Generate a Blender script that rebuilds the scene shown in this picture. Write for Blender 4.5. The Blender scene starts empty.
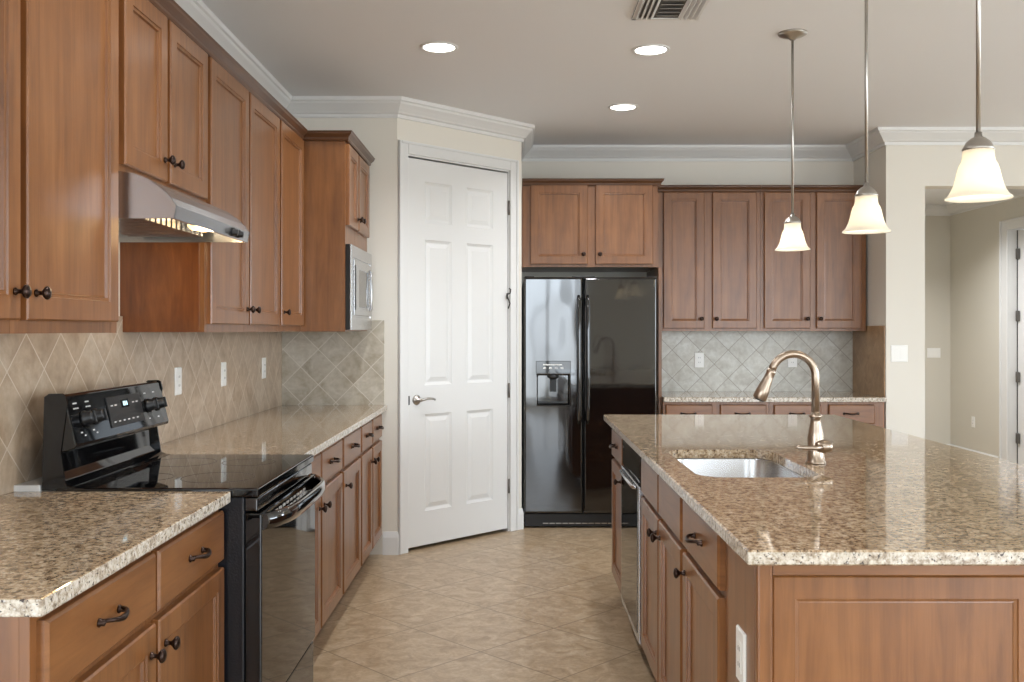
import bpy, bmesh, math, random
from mathutils import Vector, Matrix
random.seed(7)
C = bpy.context.scene.collection
SC = bpy.context.scene
PI = math.pi
# ------------------------------------------------------------------ camera, world, lights
F = 970.0
H = 1.37
cam = bpy.data.cameras.new('camera'); camo = bpy.data.objects.new('camera', cam); C.objects.link(camo)
cam.sensor_width = 36.0; cam.lens = F / 1024 * 36.0
camo.location = (0, 0, H); camo.rotation_euler = (PI / 2, 0, 0)
cam.shift_x = -2 / 1024.0; cam.shift_y = -11 / 1024.0
cam.clip_start = 0.02
SC.camera = camo
SC.view_settings.view_transform = 'Standard'; SC.view_settings.look = 'None'
SC.view_settings.gamma = 1.0; SC.view_settings.use_curve_mapping = False
SC.view_settings.exposure = 0.2
SC.cycles.use_denoising = True
SC.cycles.max_bounces = 8; SC.cycles.diffuse_bounces = 4; SC.cycles.glossy_bounces = 4
SC.cycles.sample_clamp_indirect = 6.0

world = bpy.data.worlds.new('sky'); SC.world = world; world.use_nodes = True
wt = world.node_tree; bg = wt.nodes['Background']
# bright overcast sky over darker greenish garden, seen only through the windows
tc = wt.nodes.new('ShaderNodeTexCoord'); sp_ = wt.nodes.new('ShaderNodeSeparateXYZ'); wr = wt.nodes.new('ShaderNodeValToRGB')
nz = wt.nodes.new('ShaderNodeTexNoise'); nz.inputs['Scale'].default_value = 5.0; nz.inputs['Detail'].default_value = 4
ad = wt.nodes.new('ShaderNodeMath'); ad.operation = 'MULTIPLY_ADD'; ad.inputs[1].default_value = .35
sb = wt.nodes.new('ShaderNodeMath'); sb.operation = 'ADD'
wt.links.new(tc.outputs['Generated'], sp_.inputs[0]); wt.links.new(tc.outputs['Generated'], nz.inputs['Vector'])
wt.links.new(nz.outputs[0], ad.inputs[0]); wt.links.new(sp_.outputs[2], ad.inputs[2]); wt.links.new(ad.outputs[0], sb.inputs[0]); sb.inputs[1].default_value = .32
wt.links.new(sb.outputs[0], wr.inputs[0]); wt.links.new(wr.outputs[0], bg.inputs[0])
e = wr.color_ramp.elements
e[0].position = .46; e[0].color = (.50, .54, .57, 1); e[1].position = .53; e[1].color = (.80, .90, 1.0, 1)
bg.inputs[1].default_value = SKY = 11.0

def portal(name, loc, rot, sx, sy):
    l = bpy.data.lights.new(name, 'AREA'); l.shape = 'RECTANGLE'; l.size = sx; l.size_y = sy
    l.cycles.is_portal = True
    o = bpy.data.objects.new(name, l); C.objects.link(o); o.location = loc; o.rotation_euler = rot
# sky portals in the windows behind the camera and in the right wall
portal('portal_left', (-3.55, -4.16, 1.40), (PI / 2, 0, 0), 2.9, 2.6)
portal('portal_middle', (0.6, -4.16, 1.40), (PI / 2, 0, 0), 1.1, 2.6)
portal('portal_right', (4.2, -4.16, 1.40), (PI / 2, 0, 0), 2.4, 2.6)
portal('portal_side', (6.16, 1.2, 1.35), (PI / 2, 0, PI / 2), 4.6, 2.1)

# ------------------------------------------------------------------ materials
def srgb(r, g, b):
    f = lambda c: (c / 255 / 12.92) if c <= 10 else ((c / 255 + .055) / 1.055) ** 2.4
    return (f(r), f(g), f(b), 1)

class Mat:
    def __init__(s, name, col=(200, 200, 200), rough=.5, metal=0, spec=.5, coat=0):
        s.m = bpy.data.materials.new(name); s.m.use_nodes = True
        s.nt = s.m.node_tree; s.N = s.nt.nodes; s.L = s.nt.links
        s.b = s.N['Principled BSDF']
        s.b.inputs['Base Color'].default_value = srgb(*col)
        s.b.inputs['Roughness'].default_value = rough
        s.b.inputs['Metallic'].default_value = metal
        s.b.inputs['Specular IOR Level'].default_value = spec
        s.b.inputs['Coat Weight'].default_value = coat
    def n(s, t, **k):
        x = s.N.new(t)
        for a, v in k.items():
            if a.startswith('i_'): x.inputs[a[2:].replace('_', ' ')].default_value = v
            else: setattr(x, a, v)
        return x
    def coord(s, scale=(1, 1, 1), rot=(0, 0, 0), loc=(0, 0, 0), kind='Object'):
        t = s.n('ShaderNodeTexCoord'); m = s.n('ShaderNodeMapping')
        m.inputs['Scale'].default_value = scale; m.inputs['Rotation'].default_value = rot; m.inputs['Location'].default_value = loc
        s.L.new(t.outputs[kind], m.inputs[0]); return m.outputs[0]
    def noise(s, vec, scale, detail=4, rough=.5, dist=0):
        x = s.n('ShaderNodeTexNoise'); x.inputs['Scale'].default_value = scale; x.inputs['Detail'].default_value = detail
        x.inputs['Roughness'].default_value = rough; x.inputs['Distortion'].default_value = dist
        s.L.new(vec, x.inputs['Vector']); return x.outputs[0]
    def ramp(s, fac, stops, interp='LINEAR'):
        r = s.n('ShaderNodeValToRGB'); r.color_ramp.interpolation = interp
        e = r.color_ramp.elements
        while len(e) < len(stops): e.new(.5)
        for k, (p, c) in enumerate(stops):
            e[k].position = p; e[k].color = srgb(*c) if max(c) > 2 else (min(c[0], 1), min(c[1], 1), min(c[2], 1), 1)
        s.L.new(fac, r.inputs[0]); return r.outputs[0]
    def mix(s, fac, a, b, mode='MIX'):
        m = s.n('ShaderNodeMix'); m.data_type = 'RGBA'; m.blend_type = mode
        for sock, v in ((m.inputs[0], fac), (m.inputs[6], a), (m.inputs[7], b)):
            if hasattr(v, 'links') or hasattr(v, 'is_linked'): s.L.new(v, sock)
            else: sock.default_value = v
        return m.outputs[2]
    def math(s, op, a, b=None):
        m = s.n('ShaderNodeMath'); m.operation = op
        for k, v in enumerate((a, b)):
            if v is None: continue
            if hasattr(v, 'is_linked'): s.L.new(v, m.inputs[k])
            else: m.inputs[k].default_value = v
        return m.outputs[0]
    def base(s, c): s.L.new(c, s.b.inputs['Base Color'])
    def bump(s, h, strength=.2, dist=.01):
        b = s.n('ShaderNodeBump'); b.inputs['Strength'].default_value = strength; b.inputs['Distance'].default_value = dist
        s.L.new(h, b.inputs['Height']); s.L.new(b.outputs[0], s.b.inputs['Normal'])

def wood(name, dark, mid, light, grain=(14, 14, 1.1), rough=.33, kind='Object'):
    M = Mat(name, mid, rough, coat=.25)
    M.b.inputs['Coat Roughness'].default_value = .22
    v = M.coord(grain, kind=kind)
    g = M.noise(v, 2.2, 6, .62, .6)
    fine = M.noise(M.coord((grain[0] * 9, grain[1] * 9, grain[2] * 5), kind=kind), 2.0, 3)
    blotch = M.noise(M.coord((1, 1, 1), kind=kind), 5.5, 3, .6)
    c = M.ramp(g, [(.25, dark), (.5, mid), (.78, light)])
    c = M.mix(M.math('MULTIPLY', M.math('SUBTRACT', fine, .35), .4), c, srgb(*dark))
    bl = M.ramp(blotch, [(.3, (.84, .82, .80)), (.7, (1, 1, 1))])
    c = M.mix(1.0, c, bl, 'MULTIPLY')
    M.base(c); M.bump(fine, .04, .002)
    return M.m
W_ = (108, 67, 35), (133, 86, 47), (150, 101, 59)
m_wood = wood('maple_stained', *W_)
m_woodh = wood('maple_stained_horizontal', *W_, grain=(1.1, 1.1, 14))
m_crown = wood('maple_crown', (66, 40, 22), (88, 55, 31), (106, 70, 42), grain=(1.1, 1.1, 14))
m_ply = wood('veneer_side', (92, 46, 16), (124, 69, 28), (152, 92, 44), grain=(9, 9, 1.4), rough=.3)

def granite(name, stops, dark, pale, k=1.0):
    M = Mat(name, (190, 160, 130), .055, spec=.5, coat=.12)
    M.b.inputs['Coat Roughness'].default_value = .02
    v = M.coord((1, 1, 1))
    n1 = M.noise(v, 62, 5, .7); n2 = M.noise(M.coord((1, 1, 1), loc=(3, 1, 7)), 120, 4, .6); n3 = M.noise(M.coord((1, 1, 1), loc=(9, 5, 2)), 9, 3)
    c = M.ramp(n1, stops)
    d = M.ramp(n2, [(.36, (1, 1, 1)), (.42, (0, 0, 0))])
    c = M.mix(d, c, srgb(*dark))
    vo = M.n('ShaderNodeTexVoronoi'); vo.inputs['Scale'].default_value = 90; M.L.new(v, vo.inputs['Vector'])
    sp = M.ramp(vo.outputs['Distance'], [(.12, (1, 1, 1)), (.24, (0, 0, 0))])
    c = M.mix(M.math('MULTIPLY', sp, .45), c, srgb(*pale))
    big = M.ramp(n3, [(.3, (.88, .86, .84)), (.7, (1, 1, 1))])
    M.base(M.mix(1.0, c, big, 'MULTIPLY'))
    return M.m
m_granite = granite('granite', [(.32, (84, 66, 50)), (.42, (138, 114, 88)), (.49, (176, 152, 122)), (.58, (196, 176, 148)), (.70, (220, 208, 188))], (60, 48, 40), (222, 214, 198))
m_granite_edge = granite('granite_sawn_edge_lit', [(.30, (120, 106, 92)), (.42, (166, 152, 134)), (.50, (198, 188, 172)), (.60, (216, 209, 197)), (.72, (232, 228, 220))], (74, 66, 64), (238, 235, 230))  # pale cut face, with some light from behind the camera painted in
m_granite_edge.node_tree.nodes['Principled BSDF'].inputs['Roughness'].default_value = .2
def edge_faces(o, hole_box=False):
    """sawn vertical faces paler than the polished top, partly light painted into the colour"""
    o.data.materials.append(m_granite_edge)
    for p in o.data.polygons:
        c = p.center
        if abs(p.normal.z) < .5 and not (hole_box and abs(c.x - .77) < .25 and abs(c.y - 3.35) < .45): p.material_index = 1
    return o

def tiles(name, side, a, b, c3, grout, axis, ph=(0, 0), rough=.35, gw=.012, veins=7, bumpy=.25, tv=0):
    """diagonal square tiles laid on a wall or floor; axis names the plane"""
    M = Mat(name, a, rough)
    t = M.n('ShaderNodeNewGeometry'); sep = M.n('ShaderNodeSeparateXYZ'); M.L.new(t.outputs['Position'], sep.inputs[0])
    i, j = {'yz': (1, 2), 'xz': (0, 2), 'xy': (0, 1)}[axis]
    u = M.math('SUBTRACT', sep.outputs[i], ph[0]); w = M.math('SUBTRACT', sep.outputs[j], ph[1])
    k = 1 / (side * math.sqrt(2))
    p = M.math('MULTIPLY', M.math('ADD', u, w), k); q = M.math('MULTIPLY', M.math('SUBTRACT', u, w), k)
    def edge(x):
        f = M.math('FRACT', x); f = M.math('SUBTRACT', f, .5); f = M.math('ABSOLUTE', f); return f
    e = M.math('MAXIMUM', edge(p), edge(q))
    g = M.n('ShaderNodeMapRange'); g.inputs['From Min'].default_value = .5 - gw * 1.3; g.inputs['From Max'].default_value = .5 - gw * .6
    M.L.new(e, g.inputs['Value'])
    comb = M.n('ShaderNodeCombineXYZ'); M.L.new(M.math('FLOOR', p), comb.inputs[0]); M.L.new(M.math('FLOOR', q), comb.inputs[1])
    wn = M.n('ShaderNodeTexWhiteNoise'); M.L.new(comb.outputs[0], wn.inputs['Vector'])
    vm = M.n('ShaderNodeVectorMath'); vm.operation = 'MULTIPLY_ADD'; M.L.new(wn.outputs['Color'], vm.inputs[0]); vm.inputs[1].default_value = (9, 9, 9); M.L.new(t.outputs['Position'], vm.inputs[2])
    n1 = M.noise(vm.outputs[0], veins, 6, .62, .8); n2 = M.noise(vm.outputs[0], veins * 5, 4, .6)
    col = M.ramp(n1, [(.28, b), (.5, a), (.72, c3)])
    sp = M.ramp(n2, [(.3, (.84, .83, .81)), (.65, (1, 1, 1))])
    col = M.mix(1.0, col, sp, 'MULTIPLY')
    tint = M.ramp(wn.outputs['Value'], [(0, (.90 + tv, .89 + tv, .87 + tv)), (1, (1, 1, 1))])
    col = M.mix(1.0, col, tint, 'MULTIPLY')
    M.base(M.mix(g.outputs[0], col, srgb(*grout)))
    M.bump(M.math('SUBTRACT', 1.0, g.outputs[0]), bumpy, .002)
    return M.m
TL = ((190, 168, 144), (164, 140, 114), (208, 191, 171), (208, 194, 176))
TB = ((204, 202, 192), (184, 178, 166), (220, 220, 214))
m_tile_l = tiles('splash_tile_left', .152, *TL, 'yz', (2.6, .93), rough=.3)
m_tile_b = tiles('splash_tile_back', .152, *TB, (140, 132, 118), 'xz', (1.751, 1.324), rough=.3)
m_floor = tiles('floor_tile', .46, (178, 155, 126), (152, 128, 98), (200, 180, 152), (128, 110, 86), 'xy', (-.142, 4.13), rough=.3, gw=.0065, veins=13, bumpy=.1, tv=.085)

def paint(name, col, rough=.6):
    M = Mat(name, col, rough); n = M.noise(M.coord((1, 1, 1)), 220, 2); M.bump(n, .03, .001); return M.m
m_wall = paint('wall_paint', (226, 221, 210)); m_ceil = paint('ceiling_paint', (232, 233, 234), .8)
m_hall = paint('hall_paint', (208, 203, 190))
m_white = paint('white_trim_paint', (221, 221, 219), .35)
m_hinge = Mat('dark_satin_hinge', (120, 116, 112), .35, 1.0).m
m_plate = Mat('white_plastic', (240, 239, 234), .3).m
m_slot = Mat('dark_slot', (40, 38, 36), .6).m
m_bronze = Mat('oil_rubbed_bronze', (58, 44, 38), .28, .85).m
def brushed(name, col, rough, sc=(4, 4, 300)):
    M = Mat(name, col, rough, 1.0)
    n = M.noise(M.coord(sc), 3, 2); r = M.n('ShaderNodeMapRange'); r.inputs['To Min'].default_value = rough * .75; r.inputs['To Max'].default_value = rough * 1.35
    M.L.new(n, r.inputs['Value']); M.L.new(r.outputs[0], M.b.inputs['Roughness']); return M.m
m_steel = Mat('brushed_steel', (196, 197, 199), .27, 1.0).m
m_nickel = Mat('brushed_nickel', (168, 152, 136), .3, 1.0).m
m_satin = Mat('satin_nickel', (176, 172, 166), .3, 1.0).m
def blackgloss(name, rough, wob=0, coat=.0):
    M = Mat(name, (9, 9, 10), rough, spec=.6, coat=coat)
    if wob:
        n = M.noise(M.coord((1, 1, .6)), 3.2, 1); M.bump(n, wob, .03)
    return M.m
m_black = blackgloss('black_gloss_enamel', .06, .25, .9)
m_blacke = blackgloss('black_range_enamel', .1)
m_blackg = blackgloss('black_glass', .03)
M = Mat('black_textured_enamel', (16, 18, 24), .3); M.bump(M.noise(M.coord((1, 1, 1)), 160, 2), .35, .002); m_blackt = M.m
m_blackm = Mat('black_plastic', (18, 18, 19), .4).m
m_mark = Mat('pale_printed_marks', (200, 200, 200), .5).m
m_gap_shade = Mat('dark_gap', (22, 18, 16), .8).m
m_mwglass = Mat('microwave_window', (70, 66, 62), .08, .3).m
def emit(name, col, s):
    M = Mat(name, col, .5); M.b.inputs['Emission Color'].default_value = srgb(*col); M.b.inputs['Emission Strength'].default_value = s; return M.m
m_lens = emit('lamp_lens', (255, 252, 245), 8.0)
m_bulb = emit('bulb_glass', (255, 240, 215), 3.5)
m_hlamp = emit('hood_lamp_lens', (255, 214, 150), 2.2)
m_disp = emit('clock_digits', (190, 225, 235), 1.2)
# frosted pendant glass
M = Mat('frosted_glass', (248, 244, 234), .35); nt = M.nt
tr = M.n('ShaderNodeBsdfTranslucent'); tr.inputs[0].default_value = srgb(254, 249, 238)
ms = M.n('ShaderNodeMixShader'); ms.inputs[0].default_value = .55
M.L.new(M.b.outputs[0], ms.inputs[1]); M.L.new(tr.outputs[0], ms.inputs[2]); M.L.new(ms.outputs[0], M.N['Material Output'].inputs[0])
m_frost = M.m

# ------------------------------------------------------------------ mesh builder
class MB:
    def __init__(s): s.b = bmesh.new()
    def box(s, x0, x1, y0, y1, z0, z1):
        v = [s.b.verts.new((x, y, z)) for z in (z0, z1) for x, y in ((x0, y0), (x1, y0), (x1, y1), (x0, y1))]
        for f in ((0, 3, 2, 1), (4, 5, 6, 7), (0, 1, 5, 4), (1, 2, 6, 5), (2, 3, 7, 6), (3, 0, 4, 7)): s.b.faces.new([v[k] for k in f])
        return s
    def loops(s, rings, cap0=True, cap1=True, smooth=False):
        R = [[s.b.verts.new(p) for p in r] for r in rings]; n = len(R[0])
        for a, b in zip(R, R[1:]):
            for k in range(n):
                try: f = s.b.faces.new((a[k], a[(k + 1) % n], b[(k + 1) % n], b[k])); f.smooth = smooth
                except ValueError: pass
        if cap0: s.b.faces.new(R[0][::-1])
        if cap1: s.b.faces.new(R[-1])
        return s
    def prism(s, pts, axis, a, b):
        """pts in the plane across `axis`, pushed from a to b along it"""
        def P(p, t):
            return {'y': (p[0], t, p[1]), 'x': (t, p[0], p[1]), 'z': (p[0], p[1], t)}[axis]
        return s.loops([[P(p, a) for p in pts], [P(p, b) for p in pts]])
    def lathe(s, prof, c=(0, 0, 0), axis=(0, 0, 1), seg=24, cap=True, smooth=True):
        ax = Vector(axis).normalized(); t = Vector((1, 0, 0)) if abs(ax.x) < .9 else Vector((0, 1, 0))
        u = ax.cross(t).normalized(); w = ax.cross(u); c = Vector(c)
        rings = [[c + ax * h + (u * math.cos(2 * PI * k / seg) + w * math.sin(2 * PI * k / seg)) * max(r, 1e-4) for k in range(seg)] for r, h in prof]
        return s.loops(rings, cap, cap, smooth)
    def tube(s, pts, r, seg=10, flat=1.0):
        pts = [Vector(p) for p in pts]; n = len(pts); rr = r if isinstance(r, (list, tuple)) else [r] * n
        rings = []; ref = None
        for k, p in enumerate(pts):
            d = (pts[min(k + 1, n - 1)] - pts[max(k - 1, 0)]).normalized()
            if ref is None:
                t = Vector((0, 0, 1)) if abs(d.z) < .9 else Vector((1, 0, 0)); u = d.cross(t).normalized()
            else: u = (ref - d * ref.dot(d)).normalized()
            ref = u; w = d.cross(u)
            rings.append([p + (u * math.cos(2 * PI * a / seg) * flat + w * math.sin(2 * PI * a / seg)) * rr[k] for a in range(seg)])
        return s.loops(rings, True, True, True)
    def grid(s, us, vs, cells, T, prof, back=0.0, edge=.003):
        """slab in local x (us) / z (vs), back at y=back, face at y=T; the cells carry a stepped panel profile"""
        b = s.b; e = edge
        x0, x1, z0, z1 = us[0], us[-1], vs[0], vs[-1]
        rings = [[(x0, back, z0), (x1, back, z0), (x1, back, z1), (x0, back, z1)],
                 [(x0, T - e, z0), (x1, T - e, z0), (x1, T - e, z1), (x0, T - e, z1)]]
        U = [us[0] + e] + list(us[1:-1]) + [us[-1] - e]; V = [vs[0] + e] + list(vs[1:-1]) + [vs[-1] - e]
        R = [[b.verts.new(p) for p in r] for r in rings]
        b.faces.new(R[0][::-1])
        for k in range(4): b.faces.new((R[0][k], R[0][(k + 1) % 4], R[1][(k + 1) % 4], R[1][k]))
        G = [[b.verts.new((u, T, v)) for v in V] for u in U]
        nu, nv = len(U), len(V)
        bot = [G[i][0] for i in range(nu)]; top = [G[i][nv - 1] for i in range(nu)]
        lef = [G[0][j] for j in range(nv)]; rig = [G[nu - 1][j] for j in range(nv)]
        b.faces.new([R[1][0], R[1][1]] + bot[::-1]); b.faces.new([R[1][2], R[1][3]] + top)
        b.faces.new([R[1][1], R[1][2]] + rig[::-1]); b.faces.new([R[1][3], R[1][0]] + lef)
        for i in range(nu - 1):
            for j in range(nv - 1):
                q = [G[i][j], G[i + 1][j], G[i + 1][j + 1], G[i][j + 1]]
                if (i, j) not in cells: b.faces.new(q); continue
                a0, a1, c0, c1 = U[i], U[i + 1], V[j], V[j + 1]
                prev = q
                for ins, dy in prof:
                    nx = [b.verts.new(p) for p in ((a0 + ins, T + dy, c0 + ins), (a1 - ins, T + dy, c0 + ins), (a1 - ins, T + dy, c1 - ins), (a0 + ins, T + dy, c1 - ins))]
                    for k in range(4): b.faces.new((prev[k], prev[(k + 1) % 4], nx[(k + 1) % 4], nx[k]))
                    prev = nx
                b.faces.new(prev)
        return s
    def sweep(s, path, prof):
        """prof (offset to the right of travel, z) carried along an xy path with mitred corners"""
        P = [Vector((p[0], p[1])) for p in path]; rings = []
        for k, p in enumerate(P):
            ns = []
            if k > 0: d = (p - P[k - 1]).normalized(); ns.append(Vector((d.y, -d.x)))
            if k < len(P) - 1: d = (P[k + 1] - p).normalized(); ns.append(Vector((d.y, -d.x)))
            m = ns[0] if len(ns) == 1 else (ns[0] + ns[1]) / (1 + ns[0].dot(ns[1]))
            rings.append([(p.x + m.x * o, p.y + m.y * o, z) for o, z in prof])
        return s.loops(rings)
    def build(s, name, mat, parent=None, bevel=0, loc=None, N=None, seg=2):
        bmesh.ops.recalc_face_normals(s.b, faces=s.b.faces[:])
        me = bpy.data.meshes.new(name)
        if loc is None and parent is not None:           # drawn in world coordinates: bring under the parent
            o0 = wloc(parent)
            for v in s.b.verts: v.co -= o0
        s.b.to_mesh(me); s.b.free(); me.materials.append(mat)
        o = bpy.data.objects.new(name, me); C.objects.link(o)
        if parent is not None: o.parent = parent
        if loc is not None: o.location = loc
        if N is not None: o.rotation_euler.z = math.atan2(N[1], N[0]) - PI / 2
        if bevel:
            m = o.modifiers.new('Bevel', 'BEVEL'); m.width = bevel; m.segments = seg; m.limit_method = 'ANGLE'; m.angle_limit = .6
        return o

def wloc(o):
    v = Vector((0, 0, 0))
    while o is not None: v += o.location; o = o.parent
    return v
def tag(o, label=None, cat=None, group=None, kind=None):
    if label: o['label'] = label
    if cat: o['category'] = cat
    if group: o['group'] = group
    if kind: o['kind'] = kind
    return o
def thing(name, label, cat, loc, group=None, N=None):
    o = bpy.data.objects.new(name, None); C.objects.link(o); o.location = loc; o.empty_display_size = .1
    if N is not None: o.rotation_euler.z = math.atan2(N[1], N[0]) - PI / 2
    return tag(o, label, cat, group)
def struct(mb, name, mat, label=None, bevel=0):
    return tag(mb.build(name, mat, bevel=bevel), label, None, None, 'structure')
def kids(o): return [c for c in bpy.data.objects if c.parent == o]
def copy_tree(o, parent=None):
    c = o.copy(); C.objects.link(c); c.parent = parent
    for k in kids(o): copy_tree(k, c)
    return c

# ------------------------------------------------------------------ room shell
WX = -1.425; RY = 5.92; CZ = 2.775; BY = 7.45
A = Vector((-.714, 5.92)); B = Vector((.052, 6.686)); NX = 2.608; PY = 6.80; OX = 2.881
RX = 6.0; BKY = -4.0; LX = -5.2; HY = 11.0; HX = 4.95
struct(MB().box(LX, RX + .2, BKY - .3, HY + .2, -.1, 0), 'floor', m_floor, 'beige stone floor tiles laid diagonally')
struct(MB().box(LX - .2, RX + .2, BKY - .2, HY + .2, CZ, CZ + .12), 'ceiling', m_ceil, 'smooth pale grey ceiling')
struct(MB().box(WX - .15, WX, 1.2, RY + .1, 0, CZ), 'wall_left', m_wall)
struct(MB().box(LX, WX - .15, 1.2, 1.35, 0, CZ), 'wall_left_return', m_wall)
struct(MB().box(LX - .15, LX, BKY, 1.35, 0, CZ), 'wall_far_left', m_wall)
struct(MB().box(WX - .15, A.x - .06, RY, RY + .12, 0, CZ), 'wall_microwave_end', m_wall)
# diagonal pantry wall with its doorway
dU = Vector((math.sqrt(.5), math.sqrt(.5), 0)); dN = Vector((math.sqrt(.5), -math.sqrt(.5), 0))
def DP(s, d=0, z=0): return Vector((A.x, A.y, 0)) + dU * s + dN * d + Vector((0, 0, z))
DL = (B - A).length
DS0, DS1, DT = .082, .955, 2.445
w = MB()
def dbox(mb, s0, s1, d0, d1, z0, z1):
    mb.loops([[DP(s0, d0, z0), DP(s1, d0, z0), DP(s1, d0, z1), DP(s0, d0, z1)], [DP(s0, d1, z0), DP(s1, d1, z0), DP(s1, d1, z1), DP(s0, d1, z1)]])
dbox(w, DS0 - .02, DS1 + .02, 0, -.11, DT + .02, CZ)
w.prism([tuple(DP(0)[:2]), tuple(DP(DS0 - .02)[:2]), tuple(DP(DS0 - .02, -.11)[:2]), (A.x - .06, A.y + .12), (A.x - .06, A.y)], 'z', 0, CZ)
w.prism([tuple(DP(DS1 + .02)[:2]), (B.x, B.y), (B.x, B.y + .1), tuple(DP(DS1 + .02, -.11)[:2])], 'z', 0, CZ)
struct(w, 'wall_pantry', m_wall, 'cream diagonal wall around the white pantry door')
struct(MB().box(B.x - .1, B.x, B.y + .1, BY + .1, 0, CZ), 'wall_refrigerator_side', m_wall)
struct(MB().box(WX - .15, WX, RY + .12, 8.2, 0, CZ).box(WX, OX, 8.1, 8.2, 0, CZ), 'wall_pantry_inside', m_wall)
struct(MB().box(B.x, NX + .12, BY, BY + .12, 0, CZ), 'wall_back', m_wall)
struct(MB().box(NX, OX, PY, BY + .12, 0, CZ), 'wall_pier', m_wall, 'cream wall end between the back cabinets and the hall opening')
struct(MB().box(OX, RX + .1, PY, PY + .15, 2.38, CZ), 'wall_opening_header', m_wall)
struct(MB().box(RX, RX + .15, BKY, 1.2 - 2.3, 0, CZ).box(RX, RX + .15, 1.2 + 2.3, PY, 0, CZ).box(RX, RX + .15, -1.1, 3.5, 0, .3).box(RX, RX + .15, -1.1, 3.5, 2.4, CZ), 'wall_right', m_wall)
w = MB()
for a, b_ in ((LX, -5.0), (-2.1, .05), (1.15, 3.0), (5.4, RX + .15)): w.box(a, b_, BKY - .15, BKY, 0, CZ)
for a, b_ in ((-5.0, -2.1), (.05, 1.15), (3.0, 5.4)): w.box(a, b_, BKY - .15, BKY, 0, .1).box(a, b_, BKY - .15, BKY, 2.7, CZ)
struct(w, 'wall_rear', m_wall)
for k, (a, b_) in enumerate(((-5.0, -2.1), (.05, 1.15), (3.0, 5.4))):  # unseen windows, guessed and sized to supply daylight and reflections
    f = MB()
    for x in (a, b_ - .06, (a + b_) / 2 - .03): f.box(x, x + .06, BKY - .12, BKY - .06, .1, 2.7)
    for z in (.1, 2.64): f.box(a, b_, BKY - .12, BKY - .06, z, z + .06)
    struct(f, 'unseen_window_%d' % (k + 1), m_white)
f = MB()
for y in (-1.1, .03, 1.17, 2.3, 3.44): f.box(RX + .05, RX + .11, y, y + .06, .3, 2.4)
for z in (.3, 2.34): f.box(RX + .05, RX + .11, -1.1, 3.5, z, z + .06)
struct(f, 'unseen_window_4', m_white)  # unseen side window, added to supply daylight from the right
# hall beyond the opening
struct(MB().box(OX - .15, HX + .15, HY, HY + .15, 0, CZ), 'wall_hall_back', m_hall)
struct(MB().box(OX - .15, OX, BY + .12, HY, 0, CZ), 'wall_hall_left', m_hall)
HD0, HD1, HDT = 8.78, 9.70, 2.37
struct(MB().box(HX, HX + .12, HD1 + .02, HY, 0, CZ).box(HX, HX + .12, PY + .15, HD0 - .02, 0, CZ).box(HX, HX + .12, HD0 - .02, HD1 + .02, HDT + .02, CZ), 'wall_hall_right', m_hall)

crown = [(0, 2.665), (.012, 2.665), (.016, 2.685), (.028, 2.69), (.034, 2.70), (.055, 2.722), (.072, 2.738), (.078, 2.75), (.088, 2.755), (.092, 2.775), (0, 2.775)]
struct(MB().sweep([(WX, 1.2), (WX, RY), (A.x, A.y), (B.x, B.y), (B.x, BY), (NX, BY), (NX, PY), (RX, PY)], crown), 'trim_1', m_white, 'white crown moulding around the kitchen ceiling')
struct(MB().sweep([(OX, BY), (OX, HY), (HX, HY), (HX, PY + .15)], crown), 'trim_2', m_white, 'white crown moulding in the hall')
bprof = [(0, 0), (.015, 0), (.015, .105), (.010, .125), (.006, .14), (0, .14)]
struct(MB().sweep([(-.80, RY), (A.x, A.y), tuple(DP(.0)[:2])][:2] + [tuple(DP(.004)[:2])], bprof), 'baseboard_pantry', m_white)
struct(MB().sweep([tuple(DP(DS1 + .085)[:2]), (B.x, B.y), (B.x, 6.72)], bprof), 'baseboard_refrigerator', m_white)
struct(MB().sweep([(NX, 6.86), (NX, PY), (OX, PY), (OX, PY + .5)], bprof), 'baseboard_pier', m_white)
struct(MB().sweep([(OX, HY), (HX, HY), (HX, HD1 + .2)], [(o, z * .55) for o, z in bprof]), 'baseboard_hall', m_white)

# ---- wall tiling
def tilebox(name, x0, x1, y0, y1, z0, z1, m, label):
    return struct(MB().box(x0, x1, y0, y1, z0, z1), name, m, label, bevel=.002)
tilebox('wall_tile_left', WX, WX + .01, 1.64, RY, .9, 1.42, m_tile_l, 'tan diamond backsplash tiles along the left wall')
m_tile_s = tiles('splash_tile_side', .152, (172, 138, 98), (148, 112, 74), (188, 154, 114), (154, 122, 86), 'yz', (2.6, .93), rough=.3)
m_tile_e = tiles('splash_tile_end', .152, (196, 188, 172), (172, 160, 140), (214, 208, 196), (216, 210, 198), 'xz', (-1.3, .93), rough=.3)
tilebox('wall_tile_end', WX + .01, -.79, RY - .01, RY, .9, 1.43, m_tile_e, 'grey beige diamond tiles on the end wall under the microwave')
tilebox('wall_tile_back', 1.045, NX - .01, BY - .01, BY, .88, 1.42, m_tile_b, 'pale diamond backsplash tiles behind the far counter')
tilebox('wall_tile_side', NX - .01, NX, PY + .01, BY,   .88, 1.40, m_tile_s, 'brown tiles on the side wall by the far counter')

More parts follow.
